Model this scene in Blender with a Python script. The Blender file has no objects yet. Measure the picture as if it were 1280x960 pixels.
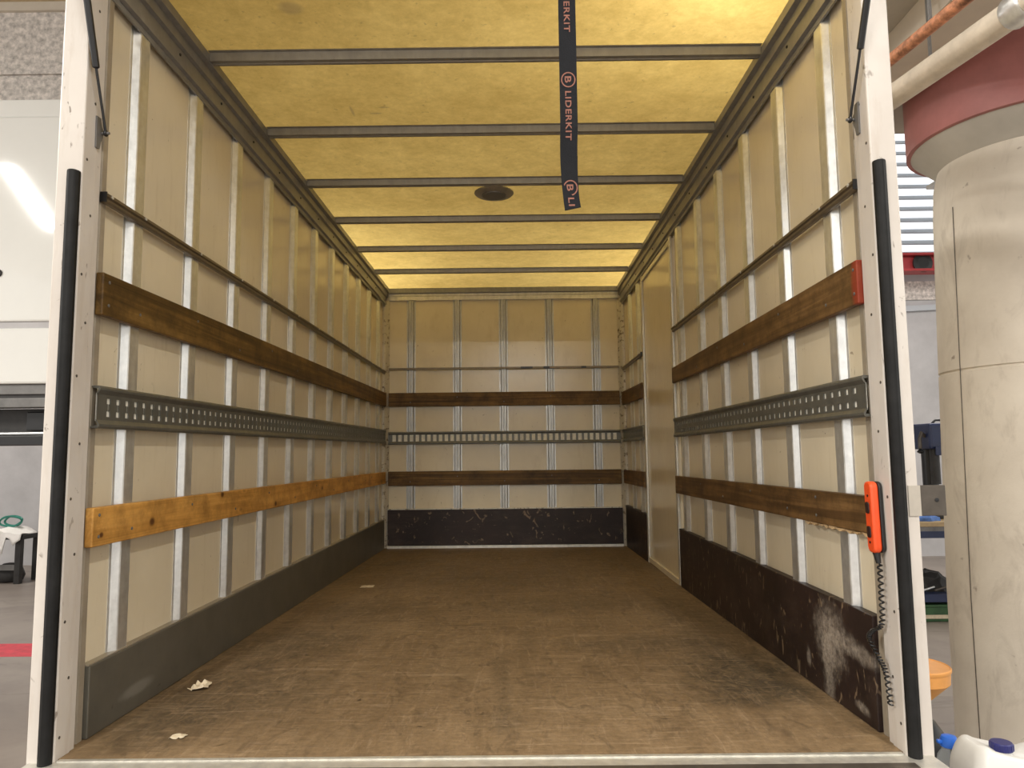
import bpy, bmesh, math, random
from mathutils import Vector, Matrix
random.seed(7)
S = bpy.context.scene
COL = S.collection

# ------------------------------------------------------------------ camera
cam_d = bpy.data.cameras.new('camera')
cam = bpy.data.objects.new('camera', cam_d)
COL.objects.link(cam)
S.camera = cam
cam_d.sensor_width = 36.0
cam_d.lens = 903.75 / 1280 * 36.0
cam_d.clip_start = 0.05
PI_, YA, RO = 0.09691, -0.00415, -0.01064
fw = Vector((math.sin(YA) * math.cos(PI_), math.cos(YA) * math.cos(PI_), math.sin(PI_)))
rt = Vector((math.cos(YA), -math.sin(YA), 0))
up = rt.cross(fw)
r2 = math.cos(RO) * rt + math.sin(RO) * up
u2 = -math.sin(RO) * rt + math.cos(RO) * up
M = Matrix((r2, u2, -fw)).transposed().to_4x4()
M.translation = Vector((0.1111, 0.0, 0.8432))
cam.matrix_world = M

# ------------------------------------------------------------------ world, exposure
w = bpy.data.worlds.new('workshop_ambient')
S.world = w
w.use_nodes = True
bg = w.node_tree.nodes['Background']
bg.inputs[0].default_value = (1.0, 0.97, 0.92, 1)
bg.inputs[1].default_value = 1.2
S.view_settings.view_transform = 'Standard'
S.view_settings.look = 'None'
S.view_settings.exposure = 0.12
S.view_settings.gamma = 1.0
S.view_settings.use_curve_mapping = False

# ------------------------------------------------------------------ workshop strip lamps (area lights; their housings are built further down)
LAMPS = [  # centre, length along, direction ('x'/'y'), watts
    ((1.05, 1.95, 3.45), 1.5, 'y', 36),
    ((-1.45, 6.6, 3.75), 2.4, 'y', 42),
    ((1.5, 6.6, 3.75), 2.4, 'y', 40),
    ((0.0, 4.4, 4.6), 2.4, 'y', 8),
    ((-1.6, -2.2, 4.2), 2.4, 'y', 190),
    ((1.7, -2.2, 4.2), 2.4, 'y', 190),
    ((0.4, -9.5, 3.8), 2.4, 'x', 600),
    ((-8.75, -0.3, 5.6), 3.4, math.radians(-22.6), 800),
    ((4.6, 1.6, 2.9), 1.5, 'y', 60),  # added lamp, lights the area that the mezzanine slab cuts off
    ((6.2, 9.0, 4.6), 2.4, 'y', 200),
    ((-7.6, 10.0, 4.6), 2.4, 'y', 150),
]
for (c, L, ax, watts) in LAMPS:
    ld = bpy.data.lights.new('strip_light', 'AREA')
    ld.shape = 'RECTANGLE'
    ld.size = 0.16
    ld.size_y = L
    ld.energy = watts
    ld.color = (1.0, 0.96, 0.89)
    lo = bpy.data.objects.new('strip_light', ld)
    lo.location = (c[0], c[1], c[2] - 0.012)
    lo.rotation_euler = (0, 0, math.pi / 2 if ax == 'x' else (0 if ax == 'y' else ax))
    COL.objects.link(lo)

# ------------------------------------------------------------------ node helpers
def new_mat(name):
    m = bpy.data.materials.new(name)
    m.use_nodes = True
    nt = m.node_tree
    return m, nt, nt.nodes['Principled BSDF']

def N(nt, typ, **kw):
    n = nt.nodes.new(typ)
    for k, v in kw.items():
        setattr(n, k, v)
    return n

def coords(nt, scale=(1, 1, 1), loc=(0, 0, 0)):
    tc = N(nt, 'ShaderNodeTexCoord')
    mp = N(nt, 'ShaderNodeMapping')
    mp.inputs['Scale'].default_value = scale
    mp.inputs['Location'].default_value = loc
    nt.links.new(tc.outputs['Object'], mp.inputs[0])
    return mp.outputs[0]

def world_pos(nt, scale=(1, 1, 1)):
    g = N(nt, 'ShaderNodeNewGeometry')
    mp = N(nt, 'ShaderNodeMapping')
    mp.inputs['Scale'].default_value = scale
    nt.links.new(g.outputs['Position'], mp.inputs[0])
    return mp.outputs[0]

def noise(nt, vec, scale, detail=4, rough=0.6, dist=0.0):
    n = N(nt, 'ShaderNodeTexNoise')
    n.inputs['Scale'].default_value = scale
    n.inputs['Detail'].default_value = detail
    n.inputs['Roughness'].default_value = rough
    n.inputs['Distortion'].default_value = dist
    nt.links.new(vec, n.inputs['Vector'])
    return n.outputs['Fac']

def ramp(nt, fac, stops):
    r = N(nt, 'ShaderNodeValToRGB')
    cr = r.color_ramp
    while len(cr.elements) < len(stops):
        cr.elements.new(0.5)
    for e, (p, c) in zip(cr.elements, stops):
        e.position = p
        e.color = (c[0], c[1], c[2], 1) if not isinstance(c, (int, float)) else (c, c, c, 1)
    nt.links.new(fac, r.inputs[0])
    return r.outputs[0]

def mix(nt, fac, a, b, mode='MIX'):
    n = N(nt, 'ShaderNodeMix', data_type='RGBA', blend_type=mode)
    for sock, v in ((n.inputs[0], fac), (n.inputs[6], a), (n.inputs[7], b)):
        if hasattr(v, 'links') or isinstance(v, bpy.types.NodeSocket):
            nt.links.new(v, sock)
        elif isinstance(v, (int, float)):
            sock.default_value = v
        else:
            sock.default_value = (v[0], v[1], v[2], 1)
    return n.outputs[2]

def math_n(nt, op, a, b=None, clamp=False):
    n = N(nt, 'ShaderNodeMath', operation=op)
    n.use_clamp = clamp
    for i, v in enumerate((a, b)):
        if v is None:
            continue
        if isinstance(v, (int, float)):
            n.inputs[i].default_value = v
        else:
            nt.links.new(v, n.inputs[i])
    return n.outputs[0]

def bump(nt, bsdf, h, strength=0.2, dist=0.01):
    b = N(nt, 'ShaderNodeBump')
    b.inputs['Strength'].default_value = strength
    b.inputs['Distance'].default_value = dist
    nt.links.new(h, b.inputs['Height'])
    nt.links.new(b.outputs[0], bsdf.inputs['Normal'])

def blob(nt, pos, centre, radii, wob=0.5, nscale=9.0, soft=0.35):
    """soft-edged stain with its own shape at a place on a surface (world position)"""
    sub = N(nt, 'ShaderNodeVectorMath', operation='SUBTRACT')
    nt.links.new(pos, sub.inputs[0]); sub.inputs[1].default_value = centre
    dv = N(nt, 'ShaderNodeVectorMath', operation='DIVIDE')
    nt.links.new(sub.outputs[0], dv.inputs[0]); dv.inputs[1].default_value = radii
    ln = N(nt, 'ShaderNodeVectorMath', operation='LENGTH')
    nt.links.new(dv.outputs[0], ln.inputs[0])
    nz = noise(nt, pos, nscale, 5, 0.65)
    d = math_n(nt, 'ADD', ln.outputs['Value'], math_n(nt, 'MULTIPLY', math_n(nt, 'SUBTRACT', nz, 0.5), wob * 2))
    mr = N(nt, 'ShaderNodeMapRange')
    mr.interpolation_type = 'SMOOTHSTEP'
    nt.links.new(d, mr.inputs[0])
    mr.inputs[1].default_value = 1.2 + soft; mr.inputs[2].default_value = 1.0 - soft
    mr.inputs[3].default_value = 0.0; mr.inputs[4].default_value = 1.0
    return mr.outputs[0]

def simple(name, col, rough=0.5, metal=0.0, var=0.12, vscale=6.0, bmp=0.0, bscale=60.0, spec=0.5):
    m, nt, b = new_mat(name)
    v = coords(nt)
    f = noise(nt, v, vscale, 5, 0.65)
    lo = [c * (1 - var) for c in col]; hi = [min(1, c * (1 + var)) for c in col]
    nt.links.new(ramp(nt, f, [(0.3, lo), (0.7, hi)]), b.inputs['Base Color'])
    b.inputs['Roughness'].default_value = rough
    b.inputs['Metallic'].default_value = metal
    b.inputs['Specular IOR Level'].default_value = spec
    if bmp:
        bump(nt, b, noise(nt, v, bscale, 4), bmp, 0.004)
    return m

MT = {}

def m_grp():
    m, nt, b = new_mat('cream_grp_panel')
    p = world_pos(nt)
    base = ramp(nt, noise(nt, p, 2.2, 4, 0.6), [(0.3, (0.70, 0.615, 0.455)), (0.7, (0.78, 0.695, 0.53))])
    st = world_pos(nt, (3, 9, 1.2))
    streak = ramp(nt, noise(nt, st, 3.0, 5, 0.7), [(0.55, 0.0), (0.75, 0.22)])
    base = mix(nt, streak, base, (0.42, 0.32, 0.18))
    sp = world_pos(nt, (14, 14, 9))
    speck = ramp(nt, noise(nt, sp, 2.1, 2, 0.5, 1.5), [(0.735, 0.0), (0.77, 0.6)])
    base = mix(nt, speck, base, (0.2, 0.14, 0.08))
    nt.links.new(base, b.inputs['Base Color'])
    b.inputs['Roughness'].default_value = 0.2
    b.inputs['Specular IOR Level'].default_value = 0.45
    bump(nt, b, noise(nt, p, 5.0, 3), 0.06, 0.02)
    return m
MT['grp'] = m_grp()

def m_roof():
    m, nt, b = new_mat('yellow_translucent_roof')
    p = world_pos(nt)
    base = ramp(nt, noise(nt, p, 1.6, 5, 0.65), [(0.25, (0.66, 0.47, 0.145)), (0.75, (0.88, 0.665, 0.235))])
    fine = ramp(nt, noise(nt, p, 24, 4, 0.7), [(0.35, (0.90, 0.88, 0.84)), (0.65, (1, 1, 1))])
    base = mix(nt, 1.0, base, fine, 'MULTIPLY')
    gr = ramp(nt, noise(nt, p, 8, 8, 0.8, 0.2), [(0.36, (0.83, 0.81, 0.76)), (0.6, (1, 1, 1))])
    base = mix(nt, 1.0, base, gr, 'MULTIPLY')
    dots = ramp(nt, noise(nt, p, 34, 3, 0.6), [(0.65, 0.0), (0.73, 0.45)])
    base = mix(nt, dots, base, (0.32, 0.22, 0.09))
    sp = world_pos(nt, (9, 22, 9))
    speck = ramp(nt, noise(nt, sp, 1.7, 2, 0.5, 2.0), [(0.73, 0.0), (0.80, 0.5)])
    base = mix(nt, speck, base, (0.30, 0.21, 0.08))
    for (c, r) in (((-0.727, 2.594, 2.535), (0.04, 0.035, 1)), ((-0.679, 3.422, 2.535), (0.006, 0.045, 1)),
                   ((-0.566, 3.45, 2.535), (0.026, 0.008, 1)), ((-0.516, 3.39, 2.535), (0.022, 0.006, 1))):
        base = mix(nt, math_n(nt, 'MULTIPLY', blob(nt, p, c, r, 0.15, 20), 0.45), base, (0.3, 0.22, 0.12))
    nt.nodes.remove(b)
    out = nt.nodes['Material Output']
    di = N(nt, 'ShaderNodeBsdfDiffuse'); tr = N(nt, 'ShaderNodeBsdfTranslucent'); gl = N(nt, 'ShaderNodeBsdfGlossy')
    gl.inputs['Roughness'].default_value = 0.3
    nt.links.new(base, di.inputs[0]); nt.links.new(base, tr.inputs[0])
    m1 = N(nt, 'ShaderNodeMixShader'); m1.inputs[0].default_value = 0.6
    nt.links.new(di.outputs[0], m1.inputs[1]); nt.links.new(tr.outputs[0], m1.inputs[2])
    m2 = N(nt, 'ShaderNodeMixShader'); m2.inputs[0].default_value = 0.03
    nt.links.new(m1.outputs[0], m2.inputs[1]); nt.links.new(gl.outputs[0], m2.inputs[2])
    nt.links.new(m2.outputs[0], out.inputs['Surface'])
    return m
MT['roof'] = m_roof()

def m_galv(name, col, rough, metal=0.8):
    m, nt, b = new_mat(name)
    p = world_pos(nt)
    f = noise(nt, p, 38, 3, 0.6)
    g = noise(nt, world_pos(nt, (4, 4, 1)), 6, 4, 0.6)
    base = mix(nt, 0.5, ramp(nt, f, [(0.3, [c * 0.8 for c in col]), (0.7, [min(1, c * 1.12) for c in col])]),
               ramp(nt, g, [(0.35, [c * 0.78 for c in col]), (0.65, [min(1, c * 1.1) for c in col])]))
    nt.links.new(base, b.inputs['Base Color'])
    b.inputs['Metallic'].default_value = metal
    nt.links.new(ramp(nt, f, [(0.3, rough * 0.8), (0.7, rough * 1.25)]), b.inputs['Roughness'])
    return m
MT['galv'] = m_galv('galvanised_steel', (0.80, 0.81, 0.80), 0.36, 0.8)
MT['alu'] = m_galv('grey_aluminium_profile', (0.27, 0.265, 0.255), 0.42, 0.3)
MT['track'] = m_galv('dull_steel_track', (0.15, 0.148, 0.13), 0.42, 0.45)
MT['tube'] = m_galv('brown_steel_rail', (0.20, 0.16, 0.11), 0.42, 0.6)
MT['silver'] = m_galv('pale_steel_edge', (0.70, 0.68, 0.62), 0.4, 0.6)

def m_corner():
    m, nt, b = new_mat('worn_pale_corner_metal')
    p = world_pos(nt)
    sp = ramp(nt, noise(nt, p, 30, 3, 0.6), [(0.55, 0.0), (0.65, 0.85)])
    base = mix(nt, sp, (0.60, 0.56, 0.48), (0.16, 0.12, 0.08))
    nt.links.new(base, b.inputs['Base Color'])
    b.inputs['Metallic'].default_value = 0.3
    b.inputs['Roughness'].default_value = 0.45
    return m
MT['corner'] = m_corner()

KNOTS = ((2.578, .620, .012), (2.266, .608, .007), (3.188, .682, .011), (3.90, .594, .011), (4.83, .634, .011))
def m_wood(name, dark, mid, light, rough=0.55, along='y', knots=False, red_end=None):
    m, nt, b = new_mat(name)
    sc = (24, 0.7, 24) if along == 'y' else (0.7, 24, 24)
    p = world_pos(nt, sc)
    f = noise(nt, p, 1.0, 6, 0.62, 1.2)
    base = ramp(nt, f, [(0.28, dark), (0.5, mid), (0.74, light)])
    q = world_pos(nt)
    blot = ramp(nt, noise(nt, q, 7.0, 6, 0.75), [(0.42, 0.0), (0.70, 0.75)])
    base = mix(nt, blot, base, [c * 0.55 for c in dark])
    if knots:
        vor = N(nt, 'ShaderNodeTexVoronoi')
        vor.inputs['Scale'].default_value = 1.0
        kp = world_pos(nt, (3.3, 3.6, 9))
        nt.links.new(kp, vor.inputs['Vector'])
        k = ramp(nt, vor.outputs['Distance'], [(0.04, 0.6), (0.11, 0.0)])
        ring = ramp(nt, vor.outputs['Distance'], [(0.12, 0.0), (0.2, 0.45), (0.3, 0.0)])
        base = mix(nt, ring, base, dark)
        base = mix(nt, k, base, (0.05, 0.02, 0.008))
        for (ky, kz, kr) in KNOTS:
            base = mix(nt, math_n(nt, 'MULTIPLY', blob(nt, q, (-1.174, ky, kz), (1, kr * 2.6, kr * 2.0), 0.3, 12, 0.6), 0.55), base, dark)
            base = mix(nt, blob(nt, q, (-1.174, ky, kz), (1, kr * 1.3, kr), 0.3, 30, 0.5), base, (0.11, 0.042, 0.012))
    if red_end is not None:
        rb = blob(nt, q, red_end, (0.2, 0.035, 0.12), 0.3, 14)
        base = mix(nt, math_n(nt, 'MULTIPLY', rb, 0.75), base, (0.30, 0.03, 0.015))
    nt.links.new(base, b.inputs['Base Color'])
    b.inputs['Roughness'].default_value = rough
    b.inputs['Specular IOR Level'].default_value = 0.3
    bump(nt, b, f, 0.25, 0.004)
    return m
DK = ((0.05, 0.026, 0.007), (0.145, 0.078, 0.020), (0.29, 0.165, 0.045))
MT['plank_l'] = m_wood('brown_varnished_plank', *DK)
MT['plank_r'] = m_wood('brown_plank_red_end', (0.06, 0.03, 0.011), (0.15, 0.08, 0.028), (0.26, 0.145, 0.055), red_end=(1.172, 2.2, 1.37))
MT['plank_b'] = m_wood('brown_plank_across', *DK, along='x')
MT['pine'] = m_wood('orange_pine_plank', (0.40, 0.19, 0.038), (0.64, 0.33, 0.08), (0.76, 0.44, 0.13), knots=True)
MT['split'] = m_wood('raw_split_wood', (0.45, 0.28, 0.13), (0.6, 0.42, 0.23), (0.7, 0.52, 0.32))

def m_floor():
    m, nt, b = new_mat('worn_brown_plywood_floor')
    p = world_pos(nt)
    big = noise(nt, p, 1.1, 6, 0.65, 0.6)
    base = ramp(nt, big, [(0.25, (0.19, 0.125, 0.067)), (0.5, (0.285, 0.197, 0.112)), (0.75, (0.39, 0.285, 0.172))])
    streak = noise(nt, world_pos(nt, (7, 1.5, 1)), 1.6, 6, 0.7, 1.0)
    base = mix(nt, 0.45, base, ramp(nt, streak, [(0.3, (0.095, 0.062, 0.033)), (0.7, (0.31, 0.22, 0.128))]))
    fine = ramp(nt, noise(nt, p, 42, 4, 0.7), [(0.3, (0.78, 0.76, 0.72)), (0.7, (1.12, 1.1, 1.06))])
    base = mix(nt, 1.0, base, fine, 'MULTIPLY')
    dk = (0.045, 0.036, 0.024)
    rough_n = ramp(nt, noise(nt, world_pos(nt, (16, 12, 1)), 1.0, 7, 0.75, 2.0), [(0.36, 0.25), (0.62, 1.0)])
    for (c, r, a, wb, ns) in (((0.98, 2.92, 0), (0.22, 0.22, 1), 0.9, 0.9, 9), ((0.98, 2.66, 0), (0.19, 0.12, 1), 0.85, 0.9, 10),
                           ((0.72, 3.35, 0), (0.3, 0.16, 1), 0.5, 0.9, 8), ((-0.95, 3.45, 0), (0.3, 0.30, 1), 0.6, 0.9, 8),
                           ((-0.95, 2.75, 0), (0.30, 0.35, 1), 0.6, 0.9, 9), ((-1.05, 2.4, 0), (0.14, 0.2, 1), 0.55, 0.8, 9), ((1.05, 3.6, 0), (0.16, 0.8, 1), 0.5, 0.8, 7), ((0.0, 5.9, 0), (1.3, 1.0, 1), 0.5, 0.7, 3), ((0.3, 4.3, 0), (0.5, 0.25, 1), 0.4, 0.9, 5), ((-0.75, 4.2, 0), (0.3, 0.3, 1), 0.4, 0.9, 5),
                           ((0.035, 3.0, 0), (0.035, 0.17, 1), 0.4, 0.6, 9), ((0.06, 2.62, 0), (0.022, 0.25, 1), 0.4, 0.7, 9),
                           ((0.075, 2.40, 0), (0.045, 0.10, 1), 0.4, 0.7, 12), ((0.16, 3.6, 0), (0.04, 0.22, 1), 0.3, 0.8, 9),
                           ((0.86, 2.55, 0), (0.10, 0.05, 1), 0.5, 0.7, 9)):
        base = mix(nt, math_n(nt, 'MULTIPLY', blob(nt, p, c, r, wb, ns, 0.5), math_n(nt, 'MULTIPLY', rough_n, a)), base, dk)
    lt = ramp(nt, noise(nt, world_pos(nt, (2.2, 2.2, 1)), 4.5, 7, 0.72, 2.0), [(0.62, 0.0), (0.76, 0.35)])
    base = mix(nt, lt, base, (0.40, 0.29, 0.17))
    for (sc_, thr, am, colr) in (((3.0, 26, 1), 0.54, 0.38, (0.45, 0.33, 0.21)), ((26, 3.4, 1), 0.55, 0.36, (0.44, 0.32, 0.20)), ((4, 20, 1), 0.55, 0.5, (0.10, 0.066, 0.038)), ((11, 5, 1), 0.53, 0.55, (0.10, 0.068, 0.04)), ((30, 30, 1), 0.58, 0.5, (0.10, 0.066, 0.038))):
        sv = ramp(nt, noise(nt, world_pos(nt, sc_), 1.0, 6, 0.7, 1.6), [(thr, 0.0), (thr + 0.14, am)])
        base = mix(nt, sv, base, colr)
    sp = ramp(nt, noise(nt, p, 13, 2, 0.5, 1.0), [(0.71, 0.0), (0.78, 0.7)])
    base = mix(nt, sp, base, (0.05, 0.032, 0.016))
    nt.links.new(base, b.inputs['Base Color'])
    nt.links.new(ramp(nt, streak, [(0.3, 0.5), (0.7, 0.72)]), b.inputs['Roughness'])
    b.inputs['Specular IOR Level'].default_value = 0.3
    bump(nt, b, noise(nt, p, 60, 5, 0.7), 0.12, 0.004)
    return m
MT['floor'] = m_floor()

def m_kick_dark():
    m, nt, b = new_mat('black_brown_filmed_plywood')
    p = world_pos(nt)
    base = ramp(nt, noise(nt, p, 4, 5, 0.65), [(0.3, (0.014, 0.008, 0.007)), (0.7, (0.036, 0.020, 0.017))])
    scr = ramp(nt, noise(nt, world_pos(nt, (8, 16, 6)), 1.7, 3, 0.55, 1.4), [(0.62, 0.0), (0.69, 0.65)])
    base = mix(nt, scr, base, (0.30, 0.21, 0.13))
    haze = ramp(nt, noise(nt, world_pos(nt, (1, 2, 3)), 3.0, 6, 0.7), [(0.5, 0.0), (0.8, 0.35)])
    base = mix(nt, haze, base, (0.12, 0.085, 0.065))
    for (c, r, a) in (((1.19, 2.58, 0.20), (1, 0.09, 0.085), 0.8), ((1.19, 2.60, 0.07), (1, 0.032, 0.13), 0.7),
                      ((1.19, 2.46, 0.215), (1, 0.10, 0.025), 0.55), ((1.19, 2.33, 0.20), (1, 0.09, 0.02), 0.5),
                      ((1.19, 2.77, 0.085), (1, 0.016, 0.025), 0.7), ((1.19, 2.36, 0.04), (1, 0.035, 0.012), 0.6)):
        base = mix(nt, math_n(nt, 'MULTIPLY', blob(nt, p, c, r, 0.9, 26, 0.6), math_n(nt, 'MULTIPLY', a, ramp(nt, noise(nt, p, 60, 5, 0.75), [(0.35, 0.25), (0.65, 1.0)]))), base, (0.46, 0.40, 0.33))
    nt.links.new(base, b.inputs['Base Color'])
    b.inputs['Roughness'].default_value = 0.5
    b.inputs['Specular IOR Level'].default_value = 0.35
    return m
MT['kick'] = m_kick_dark()

def m_kick_grey():
    m, nt, b = new_mat('grey_kick_plate')
    p = world_pos(nt)
    base = ramp(nt, noise(nt, p, 5, 5, 0.65), [(0.3, (0.105, 0.098, 0.080)), (0.7, (0.145, 0.135, 0.110))])
    base = mix(nt, math_n(nt, 'MULTIPLY', blob(nt, p, (-1.19, 2.55, 0.063), (1, 0.09, 0.018), 0.3, 20), 0.5), base, (0.30, 0.29, 0.26))
    scr = ramp(nt, noise(nt, world_pos(nt, (8, 14, 22)), 1.7, 3, 0.55, 1.0), [(0.71, 0.0), (0.77, 0.6)])
    base = mix(nt, scr, base, (0.05, 0.045, 0.035))
    nt.links.new(base, b.inputs['Base Color'])
    b.inputs['Roughness'].default_value = 0.45
    b.inputs['Metallic'].default_value = 0.2
    return m
MT['kick_grey'] = m_kick_grey()

def m_white():
    m, nt, b = new_mat('scuffed_white_paint')
    p = world_pos(nt)
    base = ramp(nt, noise(nt, p, 3, 5, 0.6), [(0.3, (0.58, 0.53, 0.48)), (0.7, (0.68, 0.635, 0.585))])
    st = ramp(nt, noise(nt, world_pos(nt, (10, 10, 1.6)), 2.2, 5, 0.7), [(0.52, 0.0), (0.78, 0.45)])
    base = mix(nt, st, base, (0.46, 0.38, 0.30))
    sp = ramp(nt, noise(nt, world_pos(nt, (16, 16, 10)), 1.8, 3, 0.6, 0.6), [(0.67, 0.0), (0.73, 0.75)])
    base = mix(nt, sp, base, (0.16, 0.12, 0.09))
    nt.links.new(base, b.inputs['Base Color'])
    b.inputs['Roughness'].default_value = 0.38
    return m
MT['white'] = m_white()
MT['white_clean'] = simple('glossy_white_body_paint', (0.80, 0.80, 0.77), 0.05, 0, 0.02, 2)
MT['tan'] = simple('tan_jamb_profile', (0.36, 0.31, 0.24), 0.45, 0.2, 0.2, 8)
MT['rubber'] = simple('black_rubber', (0.011, 0.011, 0.011), 0.5, 0, 0.4, 14, 0.25, 40, spec=0.2)
MT['black'] = simple('black_plastic', (0.012, 0.012, 0.013), 0.35, 0, 0.2, 10)
MT['web'] = simple('black_webbing', (0.008, 0.0085, 0.011), 0.7, 0, 0.2, 40, 0.4, 260, spec=0.2)
MT['print'] = simple('salmon_print', (0.25, 0.098, 0.066), 0.7, 0, 0.2, 60)
MT['orange'] = simple('orange_plastic', (0.80, 0.085, 0.018), 0.38, 0, 0.1, 12)
MT['concrete'] = simple('rough_concrete', (0.66, 0.61, 0.57), 0.85, 0, 0.45, 16, 1.0, 22)
MT['wallgrey'] = simple('pale_grey_plaster', (0.50, 0.49, 0.50), 0.8, 0, 0.12, 1.6, 0.2, 30)
MT['slab'] = simple('grey_slab', (0.46, 0.43, 0.38), 0.8, 0, 0.12, 2, 0.2, 20)
MT['beigebeam'] = simple('beige_painted_beam', (0.62, 0.55, 0.46), 0.6, 0, 0.08, 3)
MT['beigepipe'] = simple('beige_painted_pipe', (0.66, 0.58, 0.47), 0.45, 0, 0.16, 9)
MT['copper'] = simple('rusty_copper_pipe', (0.50, 0.22, 0.12), 0.45, 0.3, 0.65, 26)
MT['pink'] = simple('dusty_red_paint', (0.40, 0.155, 0.145), 0.5, 0, 0.14, 4)
MT['red'] = simple('red_steel_paint', (0.38, 0.03, 0.035), 0.5, 0, 0.2, 6)
MT['redline'] = simple('red_floor_paint', (0.62, 0.035, 0.06), 0.55, 0, 0.25, 9)
MT['blue'] = simple('dark_blue_machine_paint', (0.014, 0.024, 0.075), 0.4, 0, 0.2, 6)
MT['bluecap'] = simple('bright_blue_plastic', (0.03, 0.17, 0.75), 0.3, 0, 0.08, 10)
MT['navycap'] = simple('navy_plastic', (0.022, 0.025, 0.15), 0.35, 0, 0.1, 10)
MT['jerry'] = simple('translucent_white_plastic', (0.80, 0.79, 0.76), 0.32, 0, 0.05, 10)
MT['funnel'] = simple('orange_funnel_plastic', (0.78, 0.36, 0.10), 0.4, 0, 0.12, 10)
MT['dark'] = simple('dark_steel', (0.03, 0.028, 0.027), 0.5, 0.2, 0.4, 6)
MT['midgrey'] = simple('mid_grey_steel', (0.17, 0.165, 0.16), 0.45, 0.3, 0.25, 6)
MT['tape'] = simple('grey_plate_steel', (0.10, 0.085, 0.07), 0.4, 0.4, 0.25, 12)
MT['tapelight'] = simple('pale_grey_band', (0.46, 0.42, 0.36), 0.5, 0, 0.1, 12)
MT['cloth'] = simple('white_rag', (0.85, 0.82, 0.79), 0.9, 0, 0.08, 8)
MT['bluecloth'] = simple('blue_rag', (0.10, 0.20, 0.50), 0.9, 0, 0.3, 18)
MT['teal'] = simple('teal_hose', (0.02, 0.20, 0.15), 0.4, 0, 0.2, 8)
MT['bench'] = simple('bench_wood', (0.45, 0.33, 0.18), 0.6, 0, 0.2, 8)
MT['greencrate'] = simple('dark_green_plastic', (0.03, 0.09, 0.03), 0.5, 0, 0.3, 8)
MT['paper'] = simple('crumpled_paper', (0.68, 0.58, 0.42), 0.85, 0, 0.12, 30)
MT['louvre'] = simple('white_louvre_slat', (0.50, 0.53, 0.57), 0.5, 0, 0.03, 4)
MT['lit_backing'] = simple('pale_lit_wall_tone', (0.80, 0.78, 0.70), 0.5, 0, 0.18, 30)  # pale tone stands in for the lit wall seen through the track slots
MT['beam'] = m_galv('dull_grey_roof_beam', (0.34, 0.325, 0.29), 0.45, 0.5)
MT['galvb'] = m_galv('dull_galvanised_steel', (0.48, 0.475, 0.45), 0.38, 0.75)
MT['button'] = simple('button_black', (0.03, 0.012, 0.01), 0.4, 0, 0.1, 8)

def m_ground():
    m, nt, b = new_mat('workshop_concrete_floor')
    p = world_pos(nt)
    base = ramp(nt, noise(nt, p, 0.7, 6, 0.65, 0.5), [(0.3, (0.21, 0.175, 0.155)), (0.7, (0.36, 0.31, 0.27))])
    d = ramp(nt, noise(nt, world_pos(nt, (1, 3, 1)), 1.3, 6, 0.7, 1), [(0.55, 0.0), (0.72, 0.6)])
    base = mix(nt, d, base, (0.10, 0.085, 0.075))
    nt.links.new(base, b.inputs['Base Color'])
    b.inputs['Roughness'].default_value = 0.42
    return m
MT['ground'] = m_ground()

def m_column():
    m, nt, b = new_mat('stained_beige_concrete')
    p = world_pos(nt)
    base = ramp(nt, noise(nt, p, 1.5, 6, 0.62), [(0.3, (0.58, 0.52, 0.44)), (0.7, (0.74, 0.68, 0.585))])
    st = ramp(nt, noise(nt, world_pos(nt, (2, 2, 0.8)), 2.6, 6, 0.7, 0.8), [(0.52, 0.0), (0.78, 0.5)])
    base = mix(nt, st, base, (0.30, 0.25, 0.20))
    sp = ramp(nt, noise(nt, p, 11, 3, 0.6), [(0.70, 0.0), (0.77, 0.7)])
    base = mix(nt, sp, base, (0.16, 0.12, 0.09))
    nt.links.new(base, b.inputs['Base Color'])
    b.inputs['Roughness'].default_value = 0.7
    bump(nt, b, noise(nt, p, 18, 6, 0.7), 0.25, 0.01)
    return m
MT['column'] = m_column()

def m_clear():
    m, nt, b = new_mat('clear_bottle_plastic')
    b.inputs['Base Color'].default_value = (0.78, 0.84, 0.88, 1)
    b.inputs['Roughness'].default_value = 0.12
    b.inputs['Transmission Weight'].default_value = 0.75
    b.inputs['IOR'].default_value = 1.2
    v = coords(nt)
    bump(nt, b, noise(nt, v, 30, 2), 0.15, 0.004)
    return m
MT['clear'] = m_clear()

def m_emit(name, col, strength):
    m, nt, b = new_mat(name)
    b.inputs['Base Color'].default_value = (0.8, 0.8, 0.8, 1)
    b.inputs['Emission Color'].default_value = (*col, 1)
    b.inputs['Emission Strength'].default_value = strength
    return m
MT['daylight'] = m_emit('daylight_pane', (0.92, 0.96, 1.0), 1.0)
MT['lampglow'] = m_emit('lamp_tube_glow', (1.0, 0.93, 0.80), 4.0)

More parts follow.
